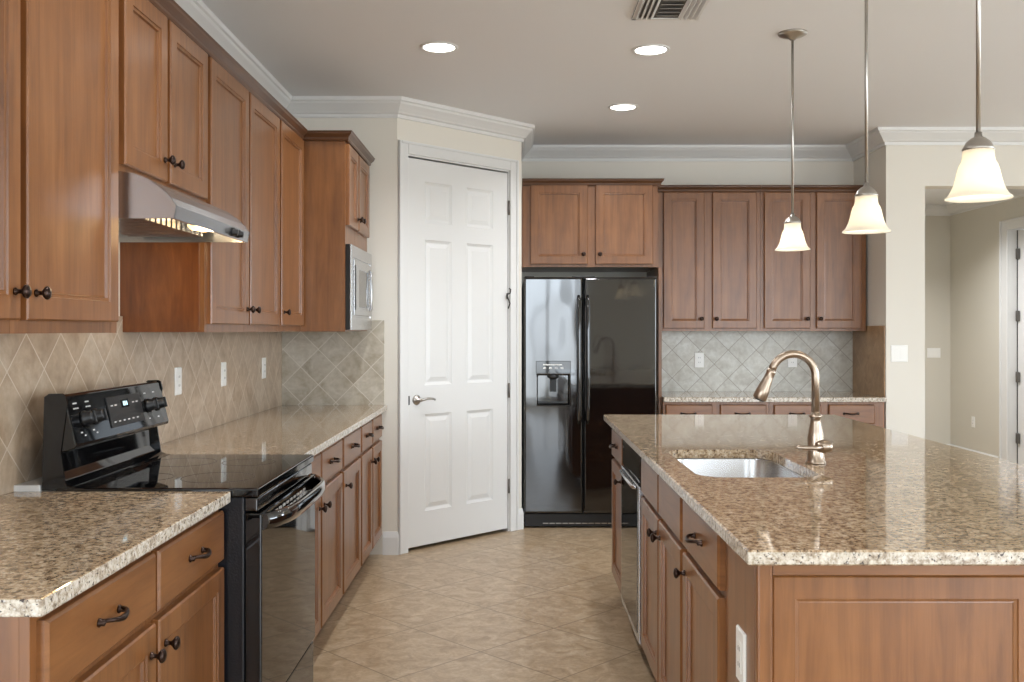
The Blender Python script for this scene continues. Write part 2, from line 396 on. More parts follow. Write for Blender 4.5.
# ------------------------------------------------------------------ pantry door
lever_parts = []
root = thing('door_1', 'white six-panel pantry door in the diagonal wall', None, DP((DS0 + DS1) / 2, 0, 0)); root['kind'] = 'structure'
DW = DS1 - DS0 - .006
def xw(s): return (DS0 + DS1) / 2 - s      # local x runs against the wall direction when N = dN
def sx(s): return s - (DS0 + DS1) / 2
NU = dN.cross(Vector((0, 0, 1)))            # local +x direction in the world
sgn = 1 if NU.dot(dU) > 0 else -1
us = sorted([sgn * sx(s) for s in (DS0 + .003, .221, .446, .575, .811, DS1 - .003)])
if sgn < 0: pass
vs = [.022, .235, .842, 1.023, 1.936, 2.045, 2.30, 2.435]
cells = {(i, j) for i in (1, 3) for j in (1, 3, 5)}
pd = MB().grid(us, vs, cells, 0, [(.004, -.004), (.016, -.010), (.022, -.010), (.045, -.004), (.047, -.003)], back=-.04)
leaf = pd.build('door_leaf', m_white, root, loc=(0, -.003, 0)); root.rotation_euler.z = math.atan2(dN.y, dN.x) - PI / 2
def dl(s, d, z): return (sgn * sx(s), d, z)
# casing and jamb
cz = MB()
def casing_box(mb, s0, s1, z0, z1, w0=.0, w1=.018):
    a, b_ = sorted((sgn * sx(s0), sgn * sx(s1))); mb.box(a, b_, w0, w1, z0, z1)
casing_box(cz, DS0 - .078, DS0 - .006, 0, DT + .085); casing_box(cz, DS1 + .006, DS1 + .078, 0, DT + .085); casing_box(cz, DS0 - .006, DS1 + .006, DT + .008, DT + .085)
casing_box(cz, DS0 - .078, DS0 - .060, 0, DT + .085, .018, .026); casing_box(cz, DS1 + .060, DS1 + .078, 0, DT + .085, .018, .026); casing_box(cz, DS0 - .060, DS1 + .060, DT + .068, DT + .085, .018, .026)
cz.build('casing', m_white, root, bevel=.004, loc=(0, 0, 0))
jb = MB(); casing_box(jb, DS0 - .02, DS0, 0, DT + .02, -.11, .0); casing_box(jb, DS1, DS1 + .02, 0, DT + .02, -.11, .0); casing_box(jb, DS0, DS1, DT, DT + .02, -.11, .0)
jb.build('jamb', m_white, root, loc=(0, 0, 0))
lx = sgn * sx(.155)
lv = MB().lathe([(.0, 0), (.032, 0), (.032, .004), (.027, .010), (.012, .012), (.011, .045), (.0, .048)], (0, 0, 0), (0, 1, 0), 20)
dr = sgn
lv.tube([(0, .040, 0), (dr * .02, .046, .004), (dr * .05, .048, .008), (dr * .09, .047, .006), (dr * .115, .044, -.002)], [.010, .010, .008, .007, .006], 10)
lv.build('lever_handle', m_satin, root, loc=(lx, -.003, .935))
MB().box(-.008, .008, -.002, .003, -.028, .028).build('strike_plate', m_slot, root, bevel=.002, loc=(sgn * sx(DS0 + .009), -.001, .935))
hg = MB().lathe([(.0, -.05), (.007, -.048), (.007, .048), (.0, .05)], (0, .006, 0), (0, 0, 1), 10).box(-.018, .0, -.002, .004, -.045, .045)
h0 = hg.build('hinge', m_hinge, root, loc=(sgn * sx(DS1 - .001), .002, 2.20))
for z in (.96, .31):
    h = h0.copy(); C.objects.link(h); h.location.z = z
hk = thing('door_guard_hook', 'small dark metal catch hanging on the pantry door casing', 'hook', DP(DS1 - .016, .004, 1.60), N=dN)
MB().box(-.006, .006, 0, .004, -.02, .02).build('plate', m_slot, hk, bevel=.001, loc=(0, 0, 0))
MB().tube([(0, .004, .012), (0, .03, .02), (0, .034, .045), (0, .022, .05)], .005, 8).tube([(0, .004, -.005), (.012, .02, -.012), (-.004, .024, -.05), (0, .012, -.085)], .0045, 8).build('hook_arm', m_slot, hk, loc=(0, 0, 0))

# hall door
root = thing('door_2', 'white hall door with four hinges beyond the opening', None, (HX, HD0, 0)); root['kind'] = 'structure'
hw = (HD1 - HD0)
MB().grid([-hw / 2 + .003, -hw / 2 + .12, -.05, .05, hw / 2 - .12, hw / 2 - .003], [.02, .24, .84, 1.02, 1.9, 2.0, 2.24, HDT - .004], {(i, j) for i in (1, 3) for j in (1, 3, 5)}, 0, [(.004, -.004), (.016, -.010), (.03, -.010), (.045, -.004)], back=-.04).build('door_leaf', m_white, root, loc=(.085, hw / 2, 0), N=(-1, 0))
c = MB()
c.box(HX - .02, HX, HD1 + .004, HD1 + .14, 0, HDT + .10).box(HX - .02, HX, HD0 - .11, HD0 - .004, 0, HDT + .10).box(HX - .02, HX, HD0 - .004, HD1 + .004, HDT + .004, HDT + .10)
c.box(HX - .032, HX - .02, HD1 + .115, HD1 + .14, 0, HDT + .10).box(HX - .032, HX - .02, HD0 - .11, HD0 + -.085, 0, HDT + .10).box(HX - .032, HX - .02, HD0 - .085, HD1 + .085, HDT + .075, HDT + .10)
c.build('casing', m_white, root, bevel=.004)
MB().box(HX, HX + .12, HD1, HD1 + .02, 0, HDT + .02).box(HX, HX + .12, HD0 - .02, HD0, 0, HDT + .02).box(HX, HX + .12, HD0, HD1, HDT, HDT + .02).build('jamb', m_white, root)
MB().box(HX + .078, HX + .10, HD1 - .006, HD1 - .0005, .02, HDT - .004).build('gap_shade_strip', m_gap_shade, root)  # dark strip painting in the shade of the gap between jamb and leaf
h0 = MB().lathe([(.0, -.055), (.012, -.053), (.012, .053), (.0, .055)], (0, 0, 0), (0, 0, 1), 10).box(-.008, .004, -.045, .045, -.05, .05).build('hinge', m_hinge, root, loc=(.074, hw - .014, 2.13))
for z in (1.51, .90, .29):
    h = h0.copy(); C.objects.link(h); h.location.z = z

# ------------------------------------------------------------------ cabinet hardware
def knob_mesh():
    return MB().lathe([(.0, 0), (.009, 0), (.009, .003), (.005, .007), (.005, .014), (.010, .019), (.0155, .024), (.0155, .028), (.011, .032), (.0, .034)], (0, 0, 0), (0, 1, 0), 18)
KN = knob_mesh().build('knob', m_bronze); 
def pull_mesh():
    m = MB(); P = []
    for k in range(13):
        t = -1 + k / 6.0
        P.append((t * .048, .006 + .024 * (1 - t * t) ** .5 if abs(t) < 1 else .006, -.003 * math.cos(t * PI)))
    m.tube(P, [.0042 + .0022 * (1 - abs(-1 + k / 6.0)) for k in range(13)], 8)
    for sx_ in (-1, 1):
        m.lathe([(.0, 0), (.009, 0), (.009, .003), (.006, .006), (.0065, .012), (.0, .015)], (sx_ * .048, 0, 0), (0, 1, 0), 14)
    return m
PU = pull_mesh().build('pull', m_bronze)
C.objects.unlink(KN); C.objects.unlink(PU)
DOORP = [(.0015, -.004), (.007, -.005), (.0095, -.0045), (.012, -.012), (.016, -.0125)]
class Run:
    """maps a cabinet run: N faces the room, run axis a, depth axis d"""
    def __init__(s, N): s.N = Vector((N[0], N[1], 0)); s.U = s.N.cross(Vector((0, 0, 1))); s.ax = 1 if abs(N[0]) > .5 else 0
    def pt(s, a, d, z): return Vector((d, a, z)) if s.ax == 1 else Vector((a, d, z))
    def box(s, mb, a0, a1, d0, d1, z0, z1):
        d0, d1 = min(d0, d1), max(d0, d1)
        return mb.box(d0, d1, a0, a1, z0, z1) if s.ax == 1 else mb.box(a0, a1, d0, d1, z0, z1)
T = .02
def cabinet(run, name, label, cat, a0, a1, back, face, z0, z1, fronts, base=False, group=None, side=None, toe=.10, kick=.07, hollow=False):
    """face is the plane of the face frame; fronts (kind, a0, a1, z0, z1, hardware) stand .02 proud of it"""
    n = run.N.x + run.N.y
    root = thing(name, label, cat, run.pt((a0 + a1) / 2, (back + face) / 2, 0 if base else z0), group)
    zb = toe if base else z0
    b = MB()
    if hollow:
        q = face - n * .018
        run.box(b, a0, a0 + .018, back, q, zb, z1); run.box(b, a1 - .018, a1, back, q, zb, z1)
        run.box(b, a0 + .018, a1 - .018, back, back + n * .018, zb, z1); run.box(b, a0 + .018, a1 - .018, back + n * .018, q, zb, zb + .018)
    else: run.box(b, a0, a1, back, face - n * .018, zb, z1)
    b.build('body', side or m_wood, root, bevel=.001)
    # face frame with real stiles and rails
    f = MB(); fr = .038
    cols = sorted({(q[1], q[2]) for q in fronts})
    run.box(f, a0, cols[0][0] + .012, face - n * .018, face, zb, z1)
    run.box(f, cols[-1][1] - .012, a1, face - n * .018, face, zb, z1)
    for (p, q) in zip(cols, cols[1:]):
        if q[0] > p[1]: run.box(f, p[1] - .012, q[0] + .012, face - n * .018, face, zb + .0, z1)
    edges = sorted({z for q in fronts for z in (q[3], q[4])})
    i0, i1 = cols[0][0] + .012, cols[-1][1] - .012
    run.box(f, i0, i1, face - n * .018, face - n * .0004, zb, edges[0] + .012)
    run.box(f, i0, i1, face - n * .018, face - n * .0004, edges[-1] - .012, z1)
    for lo, hi in zip(edges[1::2], edges[2::2]):
        if hi > lo: run.box(f, i0, i1, face - n * .018, face - n * .0004, lo - .012, hi + .012)
    f.build('face_frame', m_wood, root)
    if base:
        k = MB(); run.box(k, a0, a1, back, face - n * kick, 0, toe); k.build('toe_kick', m_wood, root)
    for q in fronts:
        kind, p0, p1, q0, q1, hw = q
        Wd, Hd = p1 - p0, q1 - q0
        if kind == 'door':
            mb = MB().grid([-Wd / 2, -Wd / 2 + .055, Wd / 2 - .055, Wd / 2], [0, .055, Hd - .055, Hd], {(1, 1)}, T, DOORP, 0, .004)
            nm, mt = 'door', m_wood
        else:
            mb = MB().grid([-Wd / 2, Wd / 2], [0, Hd], set(), T, [], 0, .006); nm, mt = 'drawer', m_woodh
        loc = run.pt((p0 + p1) / 2, face, q0) - root.location
        o = mb.build(nm, mt, root, loc=loc, N=run.N)
        if hw is not None:
            hk_, ha, hz = hw      # knob/pull at world run coordinate ha and height hz
            off = run.pt(ha - (p0 + p1) / 2, 0, 0)
            c = (KN if hk_ == 'knob' else PU).copy(); C.objects.link(c); c.parent = o
            c.location = (off.dot(run.U), T, hz - q0)
    return root
RL = Run((1, 0)); RB = Run((0, -1)); RI = Run((-1, 0))

# ------------------------------------------------------------------ left base cabinets and range
ZC = .882   # underside of the slabs
r = cabinet(RL, 'base_cabinet', 'brown base cabinet with two drawers and two doors, nearest the camera on the left', 'cabinet', 1.672, 2.738, WX + .01, -.835, 0, ZC,
    [('drawer', 1.696, 2.212, .722, .862, ('pull', 1.952, .795)), ('drawer', 2.232, 2.732, .722, .862, ('pull', 2.487, .795)),
     ('door', 1.696, 2.212, .125, .702, ('knob', 2.178, .638)), ('door', 2.232, 2.732, .125, .702, ('knob', 2.268, .638))], base=True)
far_spec = [
    ('base_cabinet', 'brown base cabinet with a drawer, first beyond the black range', 3.512, 4.028, 4.022, 1),
    ('base_cabinet', 'brown base cabinet with one drawer over a door, second beyond the range', 4.030, 4.545, 4.10, 0),
    ('base_cabinet', 'brown base cabinet with one drawer over a door, third beyond the range', 4.547, 5.095, 4.10, 0),
]
FX = -.82
cabinet(RL, 'base_cabinet', 'brown base cabinet of two drawers and two doors just beyond the black range', 'cabinet', 3.512, 4.547, WX + .01, FX, 0, ZC,
    [('drawer', 3.535, 4.02, .722, .862, ('pull', 3.78, .795)), ('drawer', 4.045, 4.53, .722, .862, ('pull', 4.27, .795)),
     ('door', 3.535, 4.02, .125, .702, ('knob', 3.985, .635)), ('door', 4.045, 4.53, .125, .702, ('knob', 4.085, .635))], base=True)
cabinet(RL, 'base_cabinet', 'single brown base cabinet with one drawer and one door, middle of the far left run', 'cabinet', 4.549, 5.09, WX + .01, FX, 0, ZC,
    [('drawer', 4.568, 5.072, .722, .862, ('pull', 4.82, .795)), ('door', 4.568, 5.072, .125, .702, ('knob', 4.615, .63))], base=True)
cabinet(RL, 'base_cabinet', 'brown base cabinet with two narrow drawers and doors under the microwave, against the end wall', 'cabinet', 5.092, 5.905, WX + .01, FX, 0, ZC,
    [('drawer', 5.112, 5.482, .722, .862, ('pull', 5.30, .795)), ('drawer', 5.515, 5.885, .722, .862, ('pull', 5.70, .795)),
     ('door', 5.112, 5.482, .125, .702, ('knob', 5.445, .63)), ('door', 5.515, 5.885, .125, .702, ('knob', 5.552, .63))], base=True)

def slab(name, label, x0, x1, y0, y1, z=.914, t=.032):
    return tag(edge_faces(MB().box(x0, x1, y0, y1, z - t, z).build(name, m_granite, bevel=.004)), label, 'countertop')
slab('granite_countertop', 'speckled tan granite countertop nearest the camera, left of the black range', WX + .01, -.80, 1.644, 2.742)
slab('granite_countertop', 'polished brown granite countertop beyond the range, running to the end wall', WX + .01, -.772, 3.503, RY - .01)

# range
RY0, RY1 = 2.748, 3.498
rg = thing('range', 'black freestanding electric range with glass cooktop between the left counters', 'range', (-1.03, (RY0 + RY1) / 2, 0))
MB().box(-1.33, -.765, RY0, RY1, .03, .895).build('body', m_blackt, rg, bevel=.004)
for sx_ in (-1.29, -.82):
    for sy in (RY0 + .04, RY1 - .04):
        MB().lathe([(.0, 0), (.02, 0), (.02, .01), (.012, .012), (.012, .032), (0, .034)], (sx_, sy, 0)).build('leg', m_blackm, rg)
ct = MB().box(-1.30, -.722, RY0 - .002, RY1 + .002, .895, .922).build('cooktop', m_blackg, rg, bevel=.006, seg=3)
bn = None
for bx, by, br in ((-.90, 2.95, .105), (-.90, 3.29, .085), (-1.12, 2.95, .08), (-1.12, 3.29, .105)):
    MB().lathe([(br, 0), (br + .002, .0003), (br + .004, 0)], (bx, by, .9222), seg=40, cap=False).build('burner_ring', Mat('burner_mark', (60, 60, 62), .2).m if bn is None else bn, ct)
    bn = bpy.data.materials['burner_mark']
prof = [(-1.335, .915), (-1.328, 1.176), (-1.318, 1.184), (-1.283, 1.186), (-1.276, 1.182), (-1.243, 1.044), (-1.245, 1.034), (-1.268, 1.026), (-1.300, 1.018), (-1.294, .962), (-1.282, .938), (-1.255, .926), (-1.235, .922), (-1.235, .915)]
bgd = MB().prism(prof, 'y', RY0 + .004, RY1 - .004).build('backguard', m_blackg, rg, bevel=.003)
eprof = [(-1.338, .915), (-1.331, 1.180), (-1.318, 1.189), (-1.281, 1.190), (-1.272, 1.184), (-1.266, 1.16), (-1.285, 1.02), (-1.272, .935), (-1.262, .918)]
MB().prism(eprof, 'y', RY0, RY0 + .006).build('end_cap', m_blacke, bgd)
MB().prism(eprof, 'y', RY1 - .006, RY1).build('end_cap', m_blacke, bgd)
# panel plane helper
P0 = Vector((-1.243, 0, 1.044)); P1 = Vector((-1.276, 0, 1.182)); pv = (P1 - P0).normalized(); pn = Vector((pv.z, 0, -pv.x))
def PP(y, v, d=0): q = P0 + pv * v + pn * d; return Vector((q.x, y, q.z))
def pbox(y0, y1, v0, v1, d0, d1):
    return MB().loops([[PP(y0, v0, d0), PP(y1, v0, d0), PP(y1, v1, d0), PP(y0, v1, d0)], [PP(y0, v0, d1), PP(y1, v0, d1), PP(y1, v1, d1), PP(y0, v1, d1)]])
for ky in (2.84, 2.915, 3.335, 3.415):
    kb = MB().lathe([(.0, 0), (.024, 0), (.024, .006), (.020, .009), (.018, .026), (.015, .030), (.0, .031)], PP(ky, .068), tuple(pn), 20)
    kk = kb.build('control_knob', m_blackm, rg)
    pbox(ky - .004, ky + .004, .05, .086, .028, .036).build('grip', m_blackm, kk, bevel=.002)
pn_ = pbox(3.01, 3.275, .022, .118, 0, .004).build('control_panel', m_blackm, rg, bevel=.001)
pbox(3.11, 3.17, .078, .104, .004, .0052).build('clock_display', m_blackg, pn_)
for k, yy in enumerate((3.125, 3.137, 3.150)):
    pbox(yy, yy + .007, .084, .098, .0052, .0057).build('digit', m_disp, pn_)
def addmark(y0, y1, v0, v1, d=.0006):
    MB().loops([[PP(y0, v0, 0), PP(y1, v0, 0), PP(y1, v1, 0), PP(y0, v1, 0)], [PP(y0, v0, d), PP(y1, v0, d), PP(y1, v1, d), PP(y0, v1, d)]]).build('printed_mark', m_mark, rg)
for y0 in (2.80, 2.88):
    for k in range(3): addmark(y0 - .012 + k * .012, y0 - .004 + k * .012, .100, .104)
    addmark(y0 - .01, y0 + .015, .115, .119); addmark(y0, y0 + .012, .028, .032); addmark(y0 + .02, y0 + .03, .018, .022)
for y0 in (3.32, 3.40): addmark(y0, y0 + .018, .11, .114); addmark(y0, y0 + .014, .022, .026)
for k in range(6): addmark(3.03 + k * .036, 3.044 + k * .036, .036, .040, .0046)
for k in range(2): addmark(3.03 + k * .03, 3.046 + k * .03, .088, .092, .0046); addmark(3.20 + k * .03, 3.216 + k * .03, .088, .092, .0046)
# front: vent strip, oven door, handle, drawer
vt = MB().box(-.765, -.728, RY0 + .004, RY1 - .004, .855, .893).build('vent_strip', m_black, rg, bevel=.004)
od = MB().box(-.765, -.716, RY0 + .004, RY1 - .004, .262, .850).build('oven_door', m_blackg, rg, bevel=.005)
sl = MB()
for row in range(2):
    for k in range(9): sl.box(-.718, -.7145, RY0 + .16 + k * .048, RY0 + .19 + k * .048, .823 - row * .016, .830 - row * .016)
sl.build('vent_slots', m_mark, od)
hp = []
hd = MB()
rings = []
for k in range(15):
    t = -1 + k / 7.0; y = (RY0 + RY1) / 2 + t * .362
    o_ = .052 * (1 - abs(t) ** 5) + .004
    x = -.716 + o_; zc = .826
    rings.append([(x - .004, y, zc - .026), (x + .008, y, zc - .022), (x + .014, y, zc - .004), (x + .010, y, zc + .018), (x, y, zc + .024), (x - .006, y, zc + .004)])
hd.loops(rings, smooth=True)
hd.build('oven_handle', m_black, od)
MB().box(-.765, -.722, RY0 + .004, RY1 - .004, .045, .252).build('storage_drawer', m_blackg, rg, bevel=.005)
tag(MB().box(WX + .01, -1.342, RY0 - .004, RY1 + .004, .86, .93).build('filler_strip', m_white), 'white filler strip in the gap behind the range', 'filler strip')

# ------------------------------------------------------------------ left upper cabinets
UF = -1.12; UZ0 = 1.362; UZ1 = 2.385
ups = []
def up(name, label, a0, a1, z0, fronts, **k):
    ups.append(cabinet(RL, name, label, 'cabinet', a0, a1, WX, UF, z0, UZ1, fronts, **k))
up('wall_cabinet', 'tall brown wall cabinet nearest the camera, left of the range hood', 1.66, 2.734, UZ0,
   [('door', 1.668, 2.166, 1.392, 2.365, ('knob', 2.138, 1.455)), ('door', 2.196, 2.702, 1.392, 2.365, ('knob', 2.232, 1.455))])
up('wall_cabinet', 'short brown wall cabinet with two doors above the range hood', 2.736, 3.505, 1.822,
   [('door', 2.748, 3.084, 1.84, 2.365, ('knob', 3.055, 1.905)), ('door', 3.112, 3.49, 1.84, 2.365, ('knob', 3.142, 1.905))])
up('wall_cabinet', 'tall brown wall cabinet with two doors just beyond the range hood', 3.507, 4.578, UZ0,
   [('door', 3.53, 4.03, 1.392, 2.365, ('knob', 3.998, 1.455)), ('door', 4.058, 4.562, 1.392, 2.365, ('knob', 4.092, 1.455))], side=m_ply)
up('wall_cabinet', 'narrow single-door brown wall cabinet beside the microwave cabinet', 4.58, 5.108, UZ0,
   [('door', 4.60, 5.085, 1.392, 2.365, ('knob', 4.64, 1.455))])
mc = cabinet(RL, 'microwave_cabinet', 'deep brown wall cabinet holding the built-in microwave', 'cabinet', 5.11, 5.87, WX, -.89, UZ0, UZ1,
   [('door', 5.13, 5.43, 1.925, 2.355, ('knob', 5.40, 1.985)), ('door', 5.46, 5.845, 1.925, 2.355, ('knob', 5.49, 1.985))], side=m_wood)
# crown on the uppers
cp = [(-.004, UZ1 - .02), (.018, UZ1 - .02), (.022, UZ1 - .012), (.022, UZ1 - .004), (.027, UZ1 + .002), (.038, UZ1 + .014), (.040, UZ1 + .022), (.044, UZ1 + .028), (-.004, UZ1 + .028)]
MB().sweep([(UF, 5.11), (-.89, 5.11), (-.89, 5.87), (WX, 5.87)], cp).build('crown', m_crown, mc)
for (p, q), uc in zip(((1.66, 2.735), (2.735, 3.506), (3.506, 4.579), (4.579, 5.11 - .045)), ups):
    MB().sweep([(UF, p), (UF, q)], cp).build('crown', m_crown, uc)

# microwave
mw = thing('microwave', 'built-in stainless microwave in its trim frame below the short cabinet doors', 'microwave', (-.877, 5.467, 1.37))
Y0, Y1 = 5.118, 5.862
fr = MB().grid([-.37, -.315, .315, .37], [0, .07, .39, .455], {(1, 1)}, .006, [(.001, -.004)], 0, .002).build('trim_frame', m_steel, mw, loc=(.012, .023, .0), N=(1, 0))
MB().box(-.889, -.866, Y0, Y1, 1.371, 1.824).build('case', m_blackm, mw)
dr_ = MB().grid([-.30, -.23, .15, .30], [0, .045, .255, .30], {(1, 1)}, .010, [(.004, -.004), (.006, -.004)], 0, .003).build('microwave_door', m_steel, mw, loc=(.014, .023, .08), N=(1, 0))
MB().box(-.19, .19, 0, .002, 0, .20).build('window', m_mwglass, dr_, loc=(-.04, .0055, .05))
MB().box(.255, .285, 0, .002, .03, .27).build('control_strip', m_blackm, dr_, loc=(0, .010, 0))
MB().tube([(0, 0, 0), (0, .012, .008), (0, .013, .12), (0, .012, .23), (0, 0, .24)], .007, 8).build('handle', m_steel, dr_, loc=(-.248, .006, .03))

# range hood
hdn = thing('range_hood', 'stainless under-cabinet range hood above the cooktop', 'range hood', (-1.2, 3.12, 1.69))
HY0, HY1 = 2.742, 3.503
arc = [(-1.425 + .002, 1.820), (-1.12, 1.820), (-1.07, 1.812), (-1.035, 1.797), (-1.00, 1.773), (-.972, 1.746), (-.955, 1.722), (-.962, 1.686)]
inn = [(x - .010 if x > -1.4 else x, z - .008) for x, z in arc[:-1]] + [(-.974, 1.686)]
inn = [(-1.423, 1.808), (-1.12, 1.808), (-1.076, 1.801), (-1.042, 1.787), (-1.008, 1.763), (-.982, 1.738), (-.966, 1.718), (-.972, 1.686)]
sh = MB(); sh.loops([[(p[0], y, p[1]) for p in arc + inn[::-1]] for y in (HY0, HY1)])
sh.build('hood_shell', m_steel, hdn)
for y0, y1 in ((HY0 - .0005, HY0 + .008), (HY1 - .008, HY1 + .0005)):
    MB().prism(arc + [(-1.423, 1.686)], 'y', y0, y1).build('side_panel', m_steel, hdn)
un = MB().box(-1.42, -.985, HY0 + .009, HY1 - .009, 1.722, 1.73).build('underside', m_steel, hdn)
flt = MB()
for k in range(14): flt.box(-1.36, -1.10, HY0 + .06 + k * .046, HY0 + .088 + k * .046, 1.700, 1.722)
flt.build('grease_filter', m_steel, hdn)
lmp = MB().lathe([(0, 0), (.05, 0), (.052, -.008), (.04, -.02), (0, -.026)], (-1.03, 3.22, 1.722), (0, 0, 1), 24).build('hood_lamp', m_hlamp, hdn)
l = bpy.data.lights.new('hood_glow', 'POINT'); l.energy = 1.3; l.color = (1, .76, .45); l.shadow_soft_size = .03
lo = bpy.data.objects.new('hood_glow', l); C.objects.link(lo); lo.location = (-1.03, 3.22, 1.68)
for ky in (3.30, 3.365):
    MB().lathe([(0, 0), (.015, 0), (.015, .006), (.011, .009), (.011, .018), (0, .02)], (-.958, ky, 1.704), (.98, 0, -.2), 16).build('knob', m_blackm, hdn)

# ------------------------------------------------------------------ refrigerator wall
rfc = cabinet(RB, 'refrigerator_cabinet', 'two-door brown wall cabinet above the black refrigerator', 'cabinet', B.x + .006, 1.017, BY, 6.87, 1.815, 2.405,
   [('door', .117, .52, 1.835, 2.395, ('knob', .49, 1.905)), ('door', .576, .982, 1.835, 2.395, ('knob', .606, 1.905))])
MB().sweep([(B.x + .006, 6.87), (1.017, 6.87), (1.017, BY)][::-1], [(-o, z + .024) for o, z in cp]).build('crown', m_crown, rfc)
tag(MB().box(1.019, 1.042, 6.84, BY, 0, 1.812).build('upright_panel', m_wood, bevel=.001), 'tall thin brown panel between the refrigerator and the far counter', 'panel')

fg = thing('refrigerator', 'glossy black side-by-side refrigerator with a water dispenser', 'refrigerator', (.53, 7.0, 0))
FY = 6.68
MB().box(.068, .99, FY + .085, 7.40, .03, 1.725).build('body', m_blackm, fg, bevel=.004)
def fdoor(x0, x1, cells=None):
    pass
ld = MB().grid([-.205, -.085, .155, .205][0:0] or [-.2045, -.12, .12, .2045], [.0, .74, .965, 1.055, 1.63], {(1, 1)}, .075, [(.008, -.004), (.012, -.06), (.016, -.062)], 0, .012)
# door faces -y: local +x = world -x
ld_o = ld.build('freezer_door', m_black, fg, loc=(.2705 - .53, FY + .075 - 7.0, .105), N=(0, -1), bevel=.004)
rd_o = MB().grid([-.2545, .2545], [0, 1.63], set(), .075, [], 0, .012).build('refrigerator_door', m_black, fg, loc=(.7345 - .53, FY + .075 - 7.0, .105), N=(0, -1), bevel=.004)
def fh(x):
    P = [(x, -.002, .62), (x, .03, .66), (x, .045, .74), (x, .05, .95), (x, .05, 1.2), (x, .045, 1.40), (x, .03, 1.47), (x, -.002, 1.50)]
    return MB().tube(P, [.010, .012, .013, .013, .013, .013, .012, .010], 12)
fh(-.175).build('handle', m_black, ld_o, loc=(0, .075, 0)); fh(.228).build('handle', m_black, rd_o, loc=(0, .075, 0))
cp_ = MB().grid([-.12, .12], [0, .085], set(), .008, [], 0, .003).build('dispenser_panel', m_blackg, ld_o, loc=(.0, .072, .967))
for k in range(4):
    MB().box(-.07 + k * .04, -.05 + k * .04, 0, .0015, .022, .032).build('button', m_mark if k == 1 else m_satin, cp_, loc=(0, .008, .01))
MB().box(-.06, .07, 0, .0012, .055, .063).build('label_strip', m_satin, cp_, loc=(0, .008, 0))
dpp = MB().lathe([(0, 0), (.035, 0), (.04, -.02), (.018, -.035), (0, -.036)], (0, 0, 0), (0, 0, 1), 16).box(-.022, .022, -.012, -.004, -.12, -.03).build('dispenser_paddle', m_blackm, ld_o, loc=(.0, .045, .958))
MB().box(-.10, .10, 0, .045, 0, .008).build('drip_tray', m_blackm, ld_o, loc=(.0, .018, .758))
k_ = MB().box(.075, .985, FY + .03, FY + .085, .012, .098).build('kick_grille', m_blackm, fg, bevel=.003)
g_ = MB()
for k in range(16): g_.box(.20 + k * .045, .238 + k * .045, FY + .029, FY + .032, .030, .036)
g_.build('grille_slots', m_satin, k_)
for q in ((.075, .14), (.40, .56), (.92, .985)): MB().box(*q, FY + .03, FY + .09, 1.725, 1.742).build('hinge_cover', m_blackm, fg, bevel=.004)

# back base cabinets + counter
xs = [(1.05, 1.388), (1.431, 1.766), (1.808, 2.15), (2.19, 2.523)]
names = [('far base cabinet beside the refrigerator, drawers half hidden by the island'), ('far base cabinet by the side wall, its right drawer fully showing above the island')]
for c_, (i, j) in enumerate(((0, 1), (2, 3))):
    a0 = 1.044 if c_ == 0 else 1.788; a1 = 1.786 if c_ == 0 else 2.597
    fr_ = []
    for q, s_ in ((i, 1), (j, -1)):
        x0, x1 = xs[q]
        fr_ += [('drawer', x0 + .012, x1, .715, .848, ('pull', (x0 + x1) / 2, .785)), ('door', x0 + .012, x1, .125, .695, ('knob', x1 - .035 if s_ > 0 else x0 + .045, .63))]
    cabinet(RB, 'base_cabinet', 'brown ' + names[c_], 'cabinet', a0, a1, BY - .01, 6.80, 0, .868, fr_, base=True)
slab('granite_countertop', 'pale granite countertop of the far wall, right of the refrigerator', 1.044, NX - .01, 6.755, BY - .01, z=.90)

ux = [(1.098, 1.398), (1.458, 1.782), (1.839, 2.176), (2.222, 2.552)]
for c_, (i, j, a0, a1, lb) in enumerate(((0, 1, 1.045, 1.812, 'tall two-door brown wall cabinet beside the refrigerator cabinet'), (2, 3, 1.814, 2.59, 'tall two-door brown wall cabinet at the right end of the far wall'))):
    fr_ = [('door', *ux[i], 1.382, 2.382, ('knob', ux[i][1] - .025, 1.452)), ('door', *ux[j], 1.382, 2.382, ('knob', ux[j][0] + .025, 1.452))]
    wc = cabinet(RB, 'wall_cabinet', lb, 'cabinet', a0, a1, BY, 7.14, 1.362, 2.405, fr_)
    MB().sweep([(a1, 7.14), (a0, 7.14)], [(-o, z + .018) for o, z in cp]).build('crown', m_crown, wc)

# ------------------------------------------------------------------ island
IF = .522; IB = 1.42
cabinet(RI, 'island_cabinet', 'narrow island cabinet with a drawer over a door, between dishwasher and far end', 'cabinet', 4.50, 5.02, IB, IF, 0, ZC,
    [('drawer', 4.52, 4.99, .727, .868, ('pull', 4.755, .80)), ('door', 4.52, 4.99, .125, .708, ('knob', 4.565, .655))], base=True)
cabinet(RI, 'sink_cabinet', 'island cabinet under the sink with two doors and two plain false drawers', 'cabinet', 2.908, 3.856, IB, IF, 0, ZC,
    [('drawer', 3.392, 3.835, .727, .868, None), ('drawer', 2.93, 3.372, .727, .868, None),
     ('door', 3.392, 3.835, .125, .708, ('knob', 3.425, .655)), ('door', 2.93, 3.372, .125, .708, ('knob', 3.335, .655))], base=True, hollow=True)
cabinet(RI, 'island_cabinet', 'island cabinet with one drawer and bow pull, nearest the island end', 'cabinet', 2.335, 2.906, IB, IF, 0, ZC,
    [('drawer', 2.392, 2.892, .727, .868, ('pull', 2.64, .80)), ('door', 2.392, 2.892, .125, .708, ('knob', 2.852, .655))], base=True)
